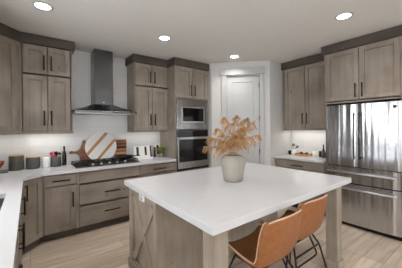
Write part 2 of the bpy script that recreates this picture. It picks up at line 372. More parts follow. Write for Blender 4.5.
# corner base
t = thing('corner_base_cabinet', 'angled corner base cabinet with a single door under the white counter', 'cabinet')
cp = [(-.69, 4.13), (.133, 4.13), (.133, 3.552), (-.092, 3.327), (-.092, 3.31), (-.69, 3.31)]
MB().prism(cp, BZ0, BZ1 - .002).build('carcass', M['wv'], t)
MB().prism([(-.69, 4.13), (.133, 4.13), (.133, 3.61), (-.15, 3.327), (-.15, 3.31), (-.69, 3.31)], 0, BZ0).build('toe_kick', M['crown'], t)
front_at(t, (-.076, 3.312, 0), D(45), 'door', .010, .292, BZ0 + .006, .872, .045, .73, .19)
# left run (face at X=-.07)
def leftcab(y0, y1, fr, label, top=True):
    t = thing('base_cabinet', label, 'cabinet', (-.07, y0, 0), D(90)); w = y1 - y0
    carcass(t, w, .60, BZ0, BZ1 - .002, (.014, .014), toe=1, top=top)
    for f in fr: front(t, *f)
leftcab(2.702, 3.308, [('door', .018, .588, BZ0 + .006, .872, .09, .73, .18)], 'single door base cabinet in the left run, next to the corner cabinet')
leftcab(1.802, 2.70, [('door', .018, .446, BZ0 + .006, .872, .40, .64, .18), ('door', .452, .880, BZ0 + .006, .872, .49, .64, .18)], 'double door base cabinet under the sink', False)
leftcab(.9, 1.80, [('drawer', .018, .882, .722, .858, .45, .79, .2, False), ('door', .018, .446, BZ0 + .006, .708, .40, .58, .18), ('door', .452, .882, BZ0 + .006, .708, .49, .58, .18)], 'base cabinet in the left run nearest the viewer')
# right base under small counter Y 1.72..2.64 face X 3.79
t = thing('base_cabinet', 'base cabinet with one wide drawer and doors, left of the refrigerator', 'cabinet', (3.79, 2.632, 0), D(-90))
carcass(t, .912, .62, BZ0, BZ1 - .002, (.016, .016), toe=1)
front(t, 'drawer', .020, .892, .728, .866, .456, .785, .22, False); front(t, 'door', .020, .452, BZ0 + .006, .716, .41, .58, .18); front(t, 'door', .460, .892, BZ0 + .006, .716, .50, .58, .18)

# worktops
m = MB()
m.box(-.697, -.055, .9, 1.78, BZ1, .92).box(-.697, -.60, 1.78, 2.60, BZ1, .92).box(-.16, -.055, 1.78, 2.60, BZ1, .92)
m.prism([(-.697, 2.60), (-.055, 2.60), (-.055, 3.312), (.133, 3.50), (2.094, 3.50), (2.094, 4.137), (-.697, 4.137)], BZ1, .92)
tag(m.build('countertop', M['quartz']), 'long white quartz countertop wrapping the left corner and back wall', 'countertop')
m = MB(); m.box(3.76, 4.41, 1.72, 2.647, BZ1, .92)
tag(m.build('countertop', M['quartz'], bevel=.003), 'short white quartz countertop beside the refrigerator', 'countertop')
# sink
t = thing('sink', 'grey steel undermount sink let into the left countertop', 'sink')
m = MB(); zb = .70
m.box(-.612, -.148, 1.768, 2.612, zb, zb + .006).box(-.612, -.60, 1.768, 2.612, zb + .006, .879).box(-.16, -.148, 1.768, 2.612, zb + .006, .879).box(-.60, -.16, 1.768, 1.78, zb + .006, .879).box(-.60, -.16, 2.60, 2.612, zb + .006, .879)
m.build('basin', M['sink'], t); MB().lathe([(.045, zb + .007), (.05, zb + .010), (.02, zb + .008)], -.38, 2.2).build('drain', M['black'], t)

# ---------------------------------------------------------------- oven tower
t = thing('oven_tower', 'tall brown cabinet tower housing the microwave and wall oven', 'cabinet', (2.10, YFc, 0), 0)
w = .765; d_ = .60
m = MB(); m.box(0, .02, .003, d_, BZ0, ZU1).box(w - .02, w, .003, d_, BZ0, ZU1).box(.02, w - .02, d_ - .02, d_, BZ0, ZU1)
for z in (BZ0, .675, 1.425, 2.005, ZU1 - .02): m.box(.02, w - .02, .022, d_ - .02, z, z + .018)
m.build('carcass', M['wv'], t)
front(t, 'door', .023, w / 2 - .004, 2.026, 2.60, w / 2 - .042, 2.175, .2); front(t, 'door', w / 2 + .004, w - .023, 2.026, 2.60, w / 2 + .042, 2.175, .2)
front(t, 'drawer', .023, w - .023, .40, .672, w / 2, .55, .22, False); front(t, 'drawer', .023, w - .023, BZ0 + .006, .39, w / 2, .26, .22, False)
MB().sweep([(0, d_), (0, 0), (w, 0), (w, .07)], CR).build('crown', M['crown'], t)
MB().box(0, w, .002, d_, ZU1, 2.735).build('top_filler', M['crown'], t)
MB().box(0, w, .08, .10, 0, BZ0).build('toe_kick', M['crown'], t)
# microwave
t = thing('microwave', 'built-in stainless steel microwave with a wide trim frame above the oven', 'microwave', (2.10, YFc, 0), 0)
a0, a1, z0, z1 = .028, w - .028, 1.448, 1.998
m = MB(); m.box(a0, a0 + .09, -.012, .012, z0, z1).box(a1 - .09, a1, -.012, .012, z0, z1).box(a0 + .09, a1 - .09, -.012, .012, z0, z0 + .10).box(a0 + .09, a1 - .09, -.012, .012, z1 - .13, z1)
m.build('trim_frame', M['steel_o'], t, bevel=.003)
MB().box(a0 + .10, a1 - .10, .014, .45, z0 + .105, z1 - .135).build('body', M['black'], t)
m = MB(); m.box(a0 + .094, a1 - .094, -.030, .010, z0 + .104, z0 + .15).box(a0 + .094, a1 - .094, -.030, .010, z1 - .155, z1 - .134).box(a0 + .094, a0 + .115, -.030, .010, z0 + .15, z1 - .155).box(a1 - .115, a1 - .094, -.030, .010, z0 + .15, z1 - .155)
o = m.build('door', M['hsteel'], t, bevel=.002)
MB().box(a0 + .115, a1 - .22, -.026, .008, z0 + .15, z1 - .155).build('window', M['glass'], o)
MB().box(a1 - .218, a1 - .115, -.026, .008, z0 + .15, z1 - .155).build('control_panel', M['black'], t)
# wall oven
t = thing('wall_oven', 'stainless steel wall oven with black glass door under the microwave', 'oven', (2.10, YFc, 0), 0)
z0, z1 = .70, 1.430
MB().box(a0 + .01, a1 - .01, .014, .55, z0, z1).build('body', M['black'], t)
MB().box(a0, a1, -.014, .012, 1.305, z1).build('control_panel', M['glass'], t, bevel=.002)
MB().box(a0, a1, -.016, .012, z0, z0 + .025).build('vent_strip', M['black'], t)
MB().box(a0, a1, -.016, .012, 1.284, 1.302).build('trim_strip', M['hsteel'], t)
m = MB(); m.box(a0, a1, -.026, .012, z0 + .03, .845).box(a0, a0 + .03, -.026, .012, .845, 1.28).box(a1 - .03, a1, -.026, .012, .845, 1.28).box(a0 + .03, a1 - .03, -.026, .012, 1.255, 1.28)
o = m.build('door', M['steel_o'], t, bevel=.002)
MB().box(a0 + .03, a1 - .03, -.024, .010, .845, 1.255).build('window', M['glass'], o)
m = MB(); m.tube([(a0 + .03, -.07, 1.275), (a1 - .03, -.07, 1.275)], .012)
for x in (a0 + .06, a1 - .06): m.tube([(x, -.026, 1.27), (x, -.07, 1.275)], .009)
m.build('handle', M['hsteel'], o)

# ---------------------------------------------------------------- range hood
t = thing('range_hood', 'dark stainless steel chimney range hood above the cooktop', 'range hood', (.965, 4.135, 0), 0)
MB().box(-.135, .15, -.27, 0, 1.86, 2.742).build('chimney', M['dsteel'], t, bevel=.002)
bm = MB(); lv = [(.475, -.50, 1.712), (.475, -.50, 1.745), (.40, -.46, 1.770), (.27, -.37, 1.812), (.16, -.28, 1.862)]
rg = []
for hx, fy, z in lv:
    row = [bm.bm.verts.new(p) for p in ((-hx, fy * .93, z), (-hx * .93, fy, z), (hx * .93, fy, z), (hx, fy * .93, z), (hx, 0, z), (-hx, 0, z))]; rg.append(row)
for i in range(len(rg) - 1):
    for k in range(6): bm.bm.faces.new((rg[i][k], rg[i][(k+1) % 6], rg[i+1][(k+1) % 6], rg[i+1][k]))
bm.bm.faces.new(rg[0][::-1]); bm.bm.faces.new(rg[-1])
bm.build('canopy', M['dsteel'], t, bevel=.002)
MB().box(-.435, .435, -.455, -.03, 1.704, 1.711).build('filter_panel', M['hsteel'], t)
m = MB()
for i in range(5): m.tube([(-.06 + i * .03, -.497, 1.729), (-.06 + i * .03, -.505, 1.729)], .006)
m.build('button_row', M['hsteel'], t)
for x in (-.28, .28): MB().lathe([(.03, 1.700), (.03, 1.7035)], x, -.38).build('hood_light', M['ceramic'], t)
m = MB(); m.box(-.012, .012, -.2715, -.270, 1.89, 1.905); m.build('badge', M['hsteel'], t)

# ---------------------------------------------------------------- cooktop
t = thing('gas_cooktop', 'black gas cooktop with cast iron grates set in the counter', 'cooktop', (.985, 3.83, .92), 0)
MB().box(-.465, .465, -.235, .235, .0005, .012).build('tray', M['iron'], t, bevel=.003)
for gx in (-.31, 0, .31):
    m = MB(); z = .044; hw = .148
    for x in (gx - hw, gx + hw): m.box(x - .006, x + .006, -.16, .215, z - .006, z + .006)
    for y in (-.16, .03, .215): m.box(gx - hw, gx + hw, y - .006, y + .006, z - .006, z + .006)
    m.box(gx - .006, gx + .006, -.16, .215, z - .006, z + .008)
    for x in (gx - hw, gx + hw):
        for y in (-.155, .21): m.box(x - .006, x + .006, y - .006, y + .006, .012, z)
    m.build('grate', M['iron'], t)
for bx_, by in ((-.31, -.07), (-.31, .12), (0, .03), (.31, -.07), (.31, .12)): MB().lathe([(.045, .012), (.045, .022), (.03, .03)], bx_, by, 16).build('burner', M['iron'], t)
for i in range(5): MB().lathe([(.020, .012), (.018, .040), (.012, .043)], -.24 + i * .12, -.195, 14).build('knob', M['hsteel'], t)
t = thing('skillet', 'black flat griddle pan resting on the right grate of the cooktop', 'pan', (1.30, 3.90, .9745), 0)
MB().lathe([(.02, 0), (.125, 0), (.142, .035), (.137, .035), (.12, .006), (.02, .006)], 0, 0, 28).build('pan', M['iron'], t)
MB().tube([(.10, -.09, .028), (.20, -.19, .042)], .009).build('handle', M['iron'], t)

# ---------------------------------------------------------------- refrigerator (front X=3.71)
t = thing('refrigerator', 'stainless steel french door refrigerator with two freezer drawers', 'refrigerator', (3.71, 1.668, 0), D(-90))
w = .93
MB().box(.006, w - .006, .078, .68, .03, 1.785).build('body', M['black'], t)
MB().box(.01, w - .01, .05, .078, .004, .055).build('base_grille', M['black'], t)
def curvedoor(name, x0, x1, z0, z1, mat, par):
    bm = MB(); n = 10; f, bk = [], []
    for i in range(n + 1):
        u = i / n; x = x0 + (x1 - x0) * u
        y = .0 + .016 * (2 * ((x - w / 2) / w)) ** 2 * 1.0
        if i in (0, n): y += .010
        f.append((x, y))
    pts = f + [(x1, .075), (x0, .075)]
    bm.prism(pts, z0, z1); o = bm.build(name, mat, par, bevel=.002)
    for p in o.data.polygons: p.use_smooth = False
    return o
mid = .447
dA = curvedoor('door', .004, mid - .003, .885, 1.79, M['steel'], t); dB = curvedoor('door', mid + .003, w - .004, .885, 1.79, M['steel'], t)
d1 = curvedoor('drawer', .004, w - .004, .648, .875, M['steel'], t); d2 = curvedoor('drawer', .004, w - .004, .06, .636, M['steel'], t)
for o, x in ((dA, mid - .035), (dB, mid + .035)):
    m = MB(); m.tube([(x, -.055, 1.00), (x, -.055, 1.67)], .011)
    for z in (1.03, 1.64): m.tube([(x, .01, z), (x, -.055, z)], .008)
    m.build('handle', M['dsteel'], o)  # darker steel puts the dark reflection into the handle colour
for o, z in ((d1, .805), (d2, .572)):
    m = MB(); m.tube([(.05, -.05, z), (w - .05, -.05, z)], .0125)
    for x in (.08, w - .08): m.tube([(x, .012, z), (x, -.05, z)], .009)
    m.build('handle', M['hsteel'], o)
o = MB().lathe([(.022, 0), (.022, .003)], 0, 0, 20).build('badge', M['dsteel'], dB); o.location = (w - .075, .011, 1.72); o.rotation_euler = (D(90), 0, 0)

# ---------------------------------------------------------------- island
t = thing('kitchen_island', 'brown wooden kitchen island base with crossed end panel and square legs', 'kitchen island', (1.7, 1.7, 0))
ORG = (1.7, 1.7, 0)
tag(MB().box(.805, 2.745, .965, 2.43, .8692, .92).build('countertop', M['quartz'], bevel=.003, seg=2), 'large white quartz slab forming the top of the island', 'countertop')
ix0, ix1, iy0, iy1 = .868, 2.58, 1.765, 2.40
m = MB(); m.box(ix0, ix1, iy0, iy1, .0, .869); m.build('body', M['iw'], t)
m = MB(); xf = .846  # end panel frame
m.box(xf, ix0, iy0, iy0 + .055, 0, .869).box(xf, ix0, iy1 - .09, iy1, 0, .869).box(xf, ix0, iy0 + .055, iy1 - .09, .80, .869).box(xf, ix0, iy0 + .055, iy1 - .09, 0, .12)
m.build('end_frame', M['iw'], t, bevel=.002)
m = MB(); m.box(xf - .012, xf, iy0 - .01, iy1 + .012, 0, .105).box(xf - .012, ix1, iy0 - .022, iy0 - .01, 0, .105).box(xf - .012, ix1, iy1, iy1 + .012, 0, .10)
m.build('baseboard', M['iw'], t, bevel=.002)
pA, pB = (iy0 + .055, .80), (iy1 - .09, .12)
def brace(pa, pb, x0_, x1_, wd=.075):
    m = MB(); a = Vector((pa[0], pa[1])); b = Vector((pb[0], pb[1])); dd = (b - a).normalized(); L_ = (b - a).length; ang = math.atan2(dd.y, dd.x)
    Mx = Matrix.Translation((0, a.x, a.y)) @ Matrix.Rotation(ang, 4, 'X')
    m.box(x0_, x1_, .03, L_ - .03, -wd / 2, wd / 2, Mx); return m.build('cross_brace', M['iw'], t, bevel=.0015)
brace((pA[0], pA[1]), (pB[0], pB[1]), xf + .002, ix0 - .001)
brace((pA[0], pB[1]), (pB[0], pA[1]), xf + .004, ix0 - .001)
for lx in (.847, 2.467):
    lg = MB().box(lx, lx + .112, 1.0, 1.112, 0, .869).build('leg', M['iw'], t, bevel=.003)
    MB().box(lx - .014, lx + .126, .986, 1.126, 0, .10).build('plinth', M['iw'], lg, bevel=.003)
o = MB().box(.832, .8455, 1.98, 2.085, .79, .869).build('outlet', M['ceramic'], t, bevel=.002); o['label'] = 'white outlet plate'
for zz in (.812, .848): MB().box(.8305, .832, 2.012, 2.052, zz - .012, zz + .012).build('socket', M['white'], o)

for c_ in t.children: c_.location = (-1.7, -1.7, 0)
# ---------------------------------------------------------------- stools
def stool(loc, label):
    t = thing('counter_stool', label, 'stool', loc, 0, 'tan leather counter stools at the island')
    nu, nv = 18, 26; bm = MB(); V = []
    prof = [(.215, .575), (.20, .590), (.12, .580), (.02, .562), (-.07, .556), (-.135, .572), (-.175, .615), (-.205, .68), (-.228, .755), (-.245, .82), (-.252, .858)]
    hwid = [.20, .225, .24, .245, .245, .244, .242, .240, .234, .222, .205]
    curl = [.04, .06, .07, .075, .07, .055, .045, .035, .02, .01, -.01]
    fwdc = [0, 0, 0, 0, .005, .015, .035, .055, .065, .065, .055]
    def ip(A_, s):
        k = s * (len(A_) - 1); i = min(int(k), len(A_) - 2); f = k - i; p0, p1, p2, p3 = A_[max(i-1, 0)], A_[i], A_[i+1], A_[min(i+2, len(A_)-1)]
        return .5 * (2*p1 + (p2-p0)*f + (2*p0-5*p1+4*p2-p3)*f*f + (3*p1-p0-3*p2+p3)*f**3)
    ys, zs = [p[0] for p in prof], [p[1] for p in prof]
    zf = lambda z: .86 - (.86 - z) * 1.26
    for j in range(nv + 1):
        s = j / nv; row = []
        for i in range(nu + 1):
            u = -1 + 2 * i / nu; au = abs(u)
            x = ip(hwid, s) * math.sin(u * 1.35) / math.sin(1.35)
            y = ip(ys, s) + ip(fwdc, s) * au ** 2.2
            z = zf(ip(zs, s)) + ip(curl, s) * au ** 2.4 - (.022 * au ** 4 if s > .97 else 0)
            row.append(bm.bm.verts.new((x, y, z)))
        V.append(row)
    for j in range(nv):
        for i in range(nu):
            f = bm.bm.faces.new((V[j][i], V[j][i+1], V[j+1][i+1], V[j+1][i])); f.smooth = True
    edge = [V[j][0].co.copy() for j in range(nv + 1)] + [V[nv][i].co.copy() for i in range(1, nu + 1)] + [V[j][nu].co.copy() for j in range(nv - 1, -1, -1)] + [V[0][i].co.copy() for i in range(nu - 1, 0, -1)]
    sh = bm.build('seat_shell', M['leather'], t)
    so = sh.modifiers.new('solid', 'SOLIDIFY'); so.thickness = .020; so.offset = 0
    sb = sh.modifiers.new('sub', 'SUBSURF'); sb.levels = 1; sb.render_levels = 1
    pp = MB(); pp.tube(edge + [edge[0]], .0065, 6); pp.build('piping', M['piping'], sh)
    r = .0085
    m = MB(); m.tube([(-.16, .14, .462), (.16, .14, .462)], r).tube([(-.16, -.09, .452), (.16, -.09, .452)], r).tube([(-.15, .14, .462), (-.15, -.09, .452)], r).tube([(.15, .14, .462), (.15, -.09, .452)], r)
    m.build('seat_frame', M['black'], t)
    for s in (-1, 1):
        MB().tube([(s * .16, -.09, .452), (s * .205, -.135, .36), (s * .272, -.21, .006)], r).build('leg', M['black'], t)
        MB().tube([(s * .16, .14, .462), (s * .215, .165, .35), (s * .255, .20, .006)], r).build('leg', M['black'], t)
    MB().tube([(-.205, -.135, .36), (.205, -.135, .36)], r).build('cross_bar', M['black'], t)
    m = MB(); z = .22
    pts = [(.17, -.05, .44), (.25, -.075, z + .05), (.262, -.082, z + .015), (.25, -.085, z), (.2, -.09, z), (-.2, -.09, z), (-.25, -.085, z), (-.262, -.082, z + .015), (-.25, -.075, z + .05), (-.17, -.05, .44)]
    m.tube(pts, r); m.build('footrest', M['black'], t)
    return t
stool((1.985, 1.185, 0), 'tan leather bucket stool on black legs, nearer the refrigerator')
stool((1.445, 1.13, 0), 'tan leather bucket stool on black legs, nearest the viewer and left of the other stool')

# ---------------------------------------------------------------- vase and dried grass
VC = Vector((1.685, 1.68, .92)); RV = Vector((.797, -.604, 0)); FV = Vector((.604, .797, 0)); sc = .01037
m = MB(); m.lathe([(.088, 0), (.097, .006), (.108, .07), (.120, .14), (.128, .195), (.125, .218), (.108, .244), (.088, .257), (.080, .265), (.070, .265), (.072, .252), (.09, .235), (.10, .2), (.085, .03), (.02, .02)], 0, 0, 48, True, .012, 16)
tag(m.build('vase', M['vase'], loc=VC), 'cream fluted stone vase standing on the island', 'vase')
def px(p, depth=0):
    return VC + RV * ((p[0] - 233.5) * sc) + FV * depth + Vector((0, 0, .55 - .92 + (127.6 - p[1]) * sc + .0))
plumes = [((205, 147), .02, 'lowest stem of dried grass, drooping furthest left over the vase', .55),
          ((209, 138), -.06, 'dried grass plume at far left, just above the lowest drooping one', .6),
          ((217, 129), .05, 'dried grass plume leaning left below the curled left tip', .6),
          ((225, 118), .0, 'tall dried grass plume with a curled tip, left of the centre ones', .6),
          ((239, 116), .06, 'tallest dried grass plume, rising above the middle of the vase', .6),
          ((247, 119), -.05, 'tall dried grass plume just right of the tallest one', .6),
          ((258, 123), .03, 'dried grass plume reaching up to the right', .62),
          ((267, 118), .08, 'thin wispy dried stem reaching furthest right', .3),
          ((257, 136), -.07, 'dried grass plume spreading low on the right side', .6),
          ((236, 136), -.03, 'short dried grass plume at the front over the vase mouth', .7),
          ((221, 141), .03, 'short inner dried grass plume on the left side of the bunch', .7),
          ((243, 129), .0, 'middle height dried grass plume below the two tallest tips', .7),
          ((229, 144), -.02, 'lowest inner dried grass plume, just left above the vase rim', .6),
          ((246, 138), .1, 'short dried grass plume at the back right of the bunch', .7)]
for idx, (tip, dep, lab, dens) in enumerate(plumes):
    T = Vector((VC.x, VC.y, 0)) + RV * ((tip[0] - 233.5) * sc) + FV * dep * 1.6
    T.z = 1.47 + (127.6 - tip[1]) * sc * (1 + dep * .4)
    off = RV * ((tip[0] - 233.5) / 33 * .045) + FV * dep * .35
    P0 = VC + Vector((0, 0, .05)) - off * .3; P1 = VC + Vector((0, 0, .275)) + off
    dx = (T - P1); ctrl = P1 + Vector((dx.x * .25, dx.y * .25, dx.z * .85 + .03))
    def Q(s): return P1 * (1 - s) ** 2 + ctrl * 2 * s * (1 - s) + T * s * s
    pts = [P0] + [Q(i / 12) for i in range(13)]
    o = MB().tube(pts, .0022, 5, .0009).build('dried_grass_stem', M['stem']); tag(o, lab, 'dried grass', 'dried grass stems in the vase')
    m = MB(); wisp = dens < .4
    def strand(p, d, ln, w_):
        sd = d.cross(Vector((random.gauss(0, 1), random.gauss(0, 1), random.gauss(0, 1)))).normalized() * w_
        c = p + d * ln * .55 + Vector((0, 0, .04 * ln)); e = p + d * ln + Vector((0, 0, -.45 * ln))
        a = [m.bm.verts.new(v) for v in (p - sd * .6, p + sd * .6, c + sd, c - sd, e)]
        m.bm.faces.new((a[0], a[1], a[2], a[3])); m.bm.faces.new((a[3], a[2], a[4]))
    nb = 8 if wisp else int(50 * dens / .6)
    for k in range(nb):
        s_ = random.uniform(.62 if wisp else .18, .98); p = Q(s_); tg = (Q(min(1, s_ + .02)) - Q(s_ - .02)).normalized()
        rd = Vector((random.gauss(0, 1), random.gauss(0, 1), random.gauss(0, .8))); rd = (rd - tg * rd.dot(tg)).normalized()
        bl = (.10 - .06 * s_) * random.uniform(.6, 1.25) * (.25 if wisp else 1); d0 = (tg * .9 + rd * .8).normalized()
        for q_ in range(6 if wisp else 20):
            f = random.random(); bp_ = p + d0 * bl * f + Vector((0, 0, -.9 * bl * f * f)); bd = (d0 + Vector((0, 0, -1.8 * f))).normalized()
            r3 = Vector((random.gauss(0, 1), random.gauss(0, 1), random.gauss(0, 1))).normalized()
            strand(bp_, (bd + r3 * .75).normalized(), random.uniform(.012, .028) * (.6 if wisp else 1), random.uniform(.0009, .0022))
    for k in range(10 if wisp else 60): p = Q(random.uniform(.6, 1)); strand(p, ((Q(1) - Q(.9)).normalized() + Vector((random.gauss(0, .5), random.gauss(0, .5), random.gauss(0, .5)))).normalized(), .022, .0015)
    m.build('plume', M['straw'], o)

# ---------------------------------------------------------------- things on the back counter
ZT = .9203
def canister(x, y, r, h, label, mat, lid=True, group='canisters on the back counter'):
    t = thing('canister', label, 'canister', (x, y, ZT), 0, group)
    MB().lathe([(r * .94, 0), (r, .006), (r, h * .88), (r * .98, h * .9)], 0, 0, 28).build('pot', mat, t, bevel=0)
    if lid: MB().lathe([(r * .96, h * .9 + .0005), (r * .97, h * .95), (r * .9, h * .97)], 0, 0, 28).build('lid', M['woodlid'], t)
canister(-.14, 4.0, .083, .215, 'largest grey canister with a wooden lid, furthest left on the counter', M['can'])
canister(.040, 3.99, .078, .175, 'middle sized grey canister with a wooden lid, right of the largest', M['dcan'])
canister(.098, 4.105, .03, .16, 'small grey canister tucked behind the middle sized one', M['dcan'])
m = MB(); m.lathe([(.050, 0), (.053, .005), (.053, .138), (.048, .145), (.02, .148)], 0, 0, 4 * 6)
tag(m.build('ceramic_jar', M['ceramic'], loc=(.195, 3.985, ZT)), 'plain white ceramic jar between the grey canisters and the utensil crock', 'jar')
t = thing('utensil_crock', 'dark grey ribbed crock holding cooking utensils', 'crock', (.318, 3.995, ZT), 0)
MB().lathe([(.061, 0), (.065, .006), (.065, .145), (.059, .145), (.056, .02), (.01, .018)], 0, 0, 48, True, .02, 24).build('pot', M['dcan'], t)
def utensil(name, label, tx, ty, h, mat, kind, x=.318, y=3.995):
    t = thing(name, label, 'utensil', (x, y, ZT), 0, 'utensils in the crock')
    MB().tube([(-tx * .25, -ty * .25, .025), (tx * .8, ty * .8, h * .72)], .005, 6).build('handle', M['hwood'] if mat is M['hwood'] else mat, t)
    m = MB()
    if kind == 'flat': 
        Mx = Matrix.Translation((tx * .9, ty * .9, h * .85)) @ Euler((0, math.atan2(tx, h) * 2, .3)).to_matrix().to_4x4(); m.box(-.024, .024, -.003, .003, -.035, .035, Mx)
        m.build('blade', mat, t, bevel=.002)
    else:
        m.lathe([(.004, h * .70), (.018, h * .76), (.024, h * .84), (.018, h * .93), (.005, h * .97)], tx * .9, ty * .9, 12); m.build('bowl', mat, t)
utensil('spatula', 'pink spatula leaning left in the utensil crock', -.058, .0, .215, M['pink'], 'flat')
utensil('spoon', 'pink spoon at the front left of the utensil crock', -.035, -.035, .19, M['pink'], 'spoon')
utensil('spatula', 'black spatula in the middle of the utensil crock', .0, .03, .215, M['black'], 'flat')
utensil('ladle', 'black ladle leaning right in the utensil crock', .045, .01, .215, M['black'], 'spoon')
utensil('wooden_spoon', 'wooden spoon at the front right of the utensil crock', .035, -.03, .18, M['hwood'], 'spoon')
t = thing('oil_bottle', 'tall dark glass oil bottle to the right of the utensil crock', 'bottle', (.428, 4.04, ZT), 0)
MB().lathe([(.027, 0), (.029, .005), (.029, .17), (.024, .195), (.012, .225), (.012, .265)], 0, 0, 20).build('bottle', M['bottle'], t)
MB().lathe([(.014, .2655), (.014, .29)], 0, 0, 14).build('cap', M['black'], t)
t = thing('serving_board', 'dark slate serving board under the copper bowl', 'board', (-.40, 3.93, ZT), 0)
MB().box(-.22, .18, -.13, .13, 0, .012).build('slab', M['can'], t, bevel=.003)
m = MB(); m.lathe([(.045, 0), (.05, .008), (.085, .035), (.118, .085), (.128, .125), (.123, .125), (.108, .085), (.075, .04), (.02, .02)], 0, 0, 32)
tag(m.build('bowl', M['copper'], loc=(-.385, 3.93, ZT + .0125)), 'reddish copper bowl at the far left end of the back counter', 'bowl')

# boards leaning on the tile
def leaning(name, label, cat, yb, tilt):
    t = thing(name, label, cat, (0, yb, ZT), 0, 'serving boards leaning on the backsplash'); t.rotation_euler = (D(-tilt), 0, 0); return t
RX = Matrix.Rotation(D(90), 4, 'X')
t = leaning('round_board', 'large round white marble board with two diagonal wooden stripes', 'board', 4.060, 3.5)
cx, cz, r = .97, .25, .25
m = MB(); m.prism([(cx + r * math.cos(a * math.pi / 32), cz + r * math.sin(a * math.pi / 32)) for a in range(64)], -.008, .010, RX)
m.build('slab', M['marble'], t, bevel=.002)
ang = math.radians(48.5)
def stripe(off, wd):
    dd = Vector((math.cos(ang), math.sin(ang))); nn = Vector((-dd.y, dd.x)); pts = []
    for s_, e in ((off - wd / 2, -1), (off + wd / 2, -1)):
        q = math.sqrt(r * r - s_ * s_) - .001; pts.append(Vector((cx, cz)) + nn * s_ - dd * q)
    for s_ in (off + wd / 2, off - wd / 2):
        q = math.sqrt(r * r - s_ * s_) - .001; pts.append(Vector((cx, cz)) + nn * s_ + dd * q)
    m = MB(); m.prism([(p.x, p.y) for p in pts], .0102, .0122, RX); m.build('wooden_stripe', M['hwood'], t)
stripe(.088, .048); stripe(-.094, .044)
t = leaning('paddle_board', 'curved dark wooden paddle board with a handle pointing left, behind the round board', 'board', 4.085, 2)
ow = [(.497, .168), (.50, .198), (.53, .204), (.575, .192), (.615, .196), (.655, .225), (.675, .29), (.69, .352), (.712, .372), (.735, .365), (.738, .335), (.722, .275), (.722, .225), (.74, .175), (.785, .11), (.85, .04), (.87, .0), (.66, .0), (.652, .06), (.64, .115), (.605, .152), (.56, .160), (.52, .156)]
m = MB(); m.prism(ow, -.010, .008, RX); m.build('board', M['bwood'], t, bevel=.003)
t = leaning('striped_board', 'rectangular wooden board with dark walnut bands, right of the round board', 'board', 4.085, 2)
zc = [(.0, .10, 'bwood'), (.10, .135, 'hwood'), (.135, .175, 'bwood'), (.175, .195, 'hwood'), (.195, .235, 'dwood'), (.235, .27, 'bwood'), (.27, .285, 'dwood'), (.285, .355, 'bwood')]
mats = [M['bwood'], M['hwood'], M['dwood']]; m = MB()
for a, b, c in zc: m.mi = ['bwood', 'hwood', 'dwood'].index(c); m.box(1.20, 1.40, -.010, .008, a, b)
m.build('board', mats, t)

# white slatted stand
t = thing('cookbook_stand', 'white slatted cookbook stand on the counter, right of the cooktop', 'stand', (1.64, 3.92, ZT), D(-6))
m = MB(); m.box(-.14, .16, -.09, .04, 0, .014).box(-.14, .16, -.09, -.078, .014, .035); m.build('tray', M['ceramic'], t, bevel=.003)
Mx = Matrix.Translation((0, .0, .014)) @ Matrix.Rotation(D(-14), 4, 'X')
m = MB()
for a, b in ((-.15, -.105), (-.06, .045), (.085, .145)): m.box(a, b, 0, .01, 0, .23, Mx)
m.box(-.105, -.06, 0, .01, 0, .05, Mx).box(.045, .085, 0, .01, 0, .05, Mx).box(-.105, -.06, 0, .01, .205, .23, Mx).box(.045, .085, 0, .01, .205, .23, Mx)
m.build('slatted_back', M['ceramic'], t, bevel=.002)
m = MB(); m.box(-.115, .175, .012, .022, .02, .225, Mx); m.build('wooden_panel', M['dwood'], t)
t = thing('pepper_mill', 'slim dark wooden pepper mill left of the potted plant', 'pepper mill', (1.93, 4.03, ZT), 0)
MB().lathe([(.024, 0), (.026, .01), (.018, .06), (.022, .12), (.016, .14)], 0, 0, 16).build('body', M['dwood'], t)
MB().lathe([(.006, .1405), (.02, .155), (.018, .18), (.005, .19)], 0, 0, 16).build('cap', M['dwood'], t)
t = thing('framed_card', 'small cream picture frame leaning beside the oven tower, behind the plant', 'picture frame', (2.03, 4.085, ZT), 0); t.rotation_euler = (D(-8), 0, 0)
MB().box(-.085, .055, 0, .012, 0, .245).build('frame', M['ceramic'], t, bevel=.002); MB().box(-.025, .02, -.002, -.0003, .04, .22).build('card', M['dwood'], t)
t = thing('potted_plant', 'small green leafy plant in a pale pot beside the oven tower', 'plant', (2.03, 3.96, ZT), 0)
MB().lathe([(.032, 0), (.042, .06), (.044, .075), (.038, .075), (.034, .06)], 0, 0, 20).build('pot', M['vase'], t)
def leaves(n, r, h0, h1, L_, mat, par, wd=.35, spread=1.0):
    m = MB()
    for k in range(n):
        a = random.uniform(0, 6.283); el = random.uniform(.1, 1.3); q = random.uniform(0, r)
        d = Vector((math.cos(a) * math.cos(el) * spread, math.sin(a) * math.cos(el) * spread, math.sin(el))); ln = L_ * random.uniform(.7, 1.2)
        p = Vector((math.cos(a) * q * .5, math.sin(a) * q * .5, random.uniform(h0, h1))); sd = d.cross(Vector((0, 0, 1))).normalized() * ln * wd * .5
        c = p + d * ln * .5 + Vector((0, 0, .006)); v = [m.bm.verts.new(x) for x in (p, c + sd, p + d * ln, c - sd)]
        m.bm.faces.new(v)
    return m.build('foliage', mat, par)
leaves(170, .06, .07, .15, .075, M['leaf'], t, .45)

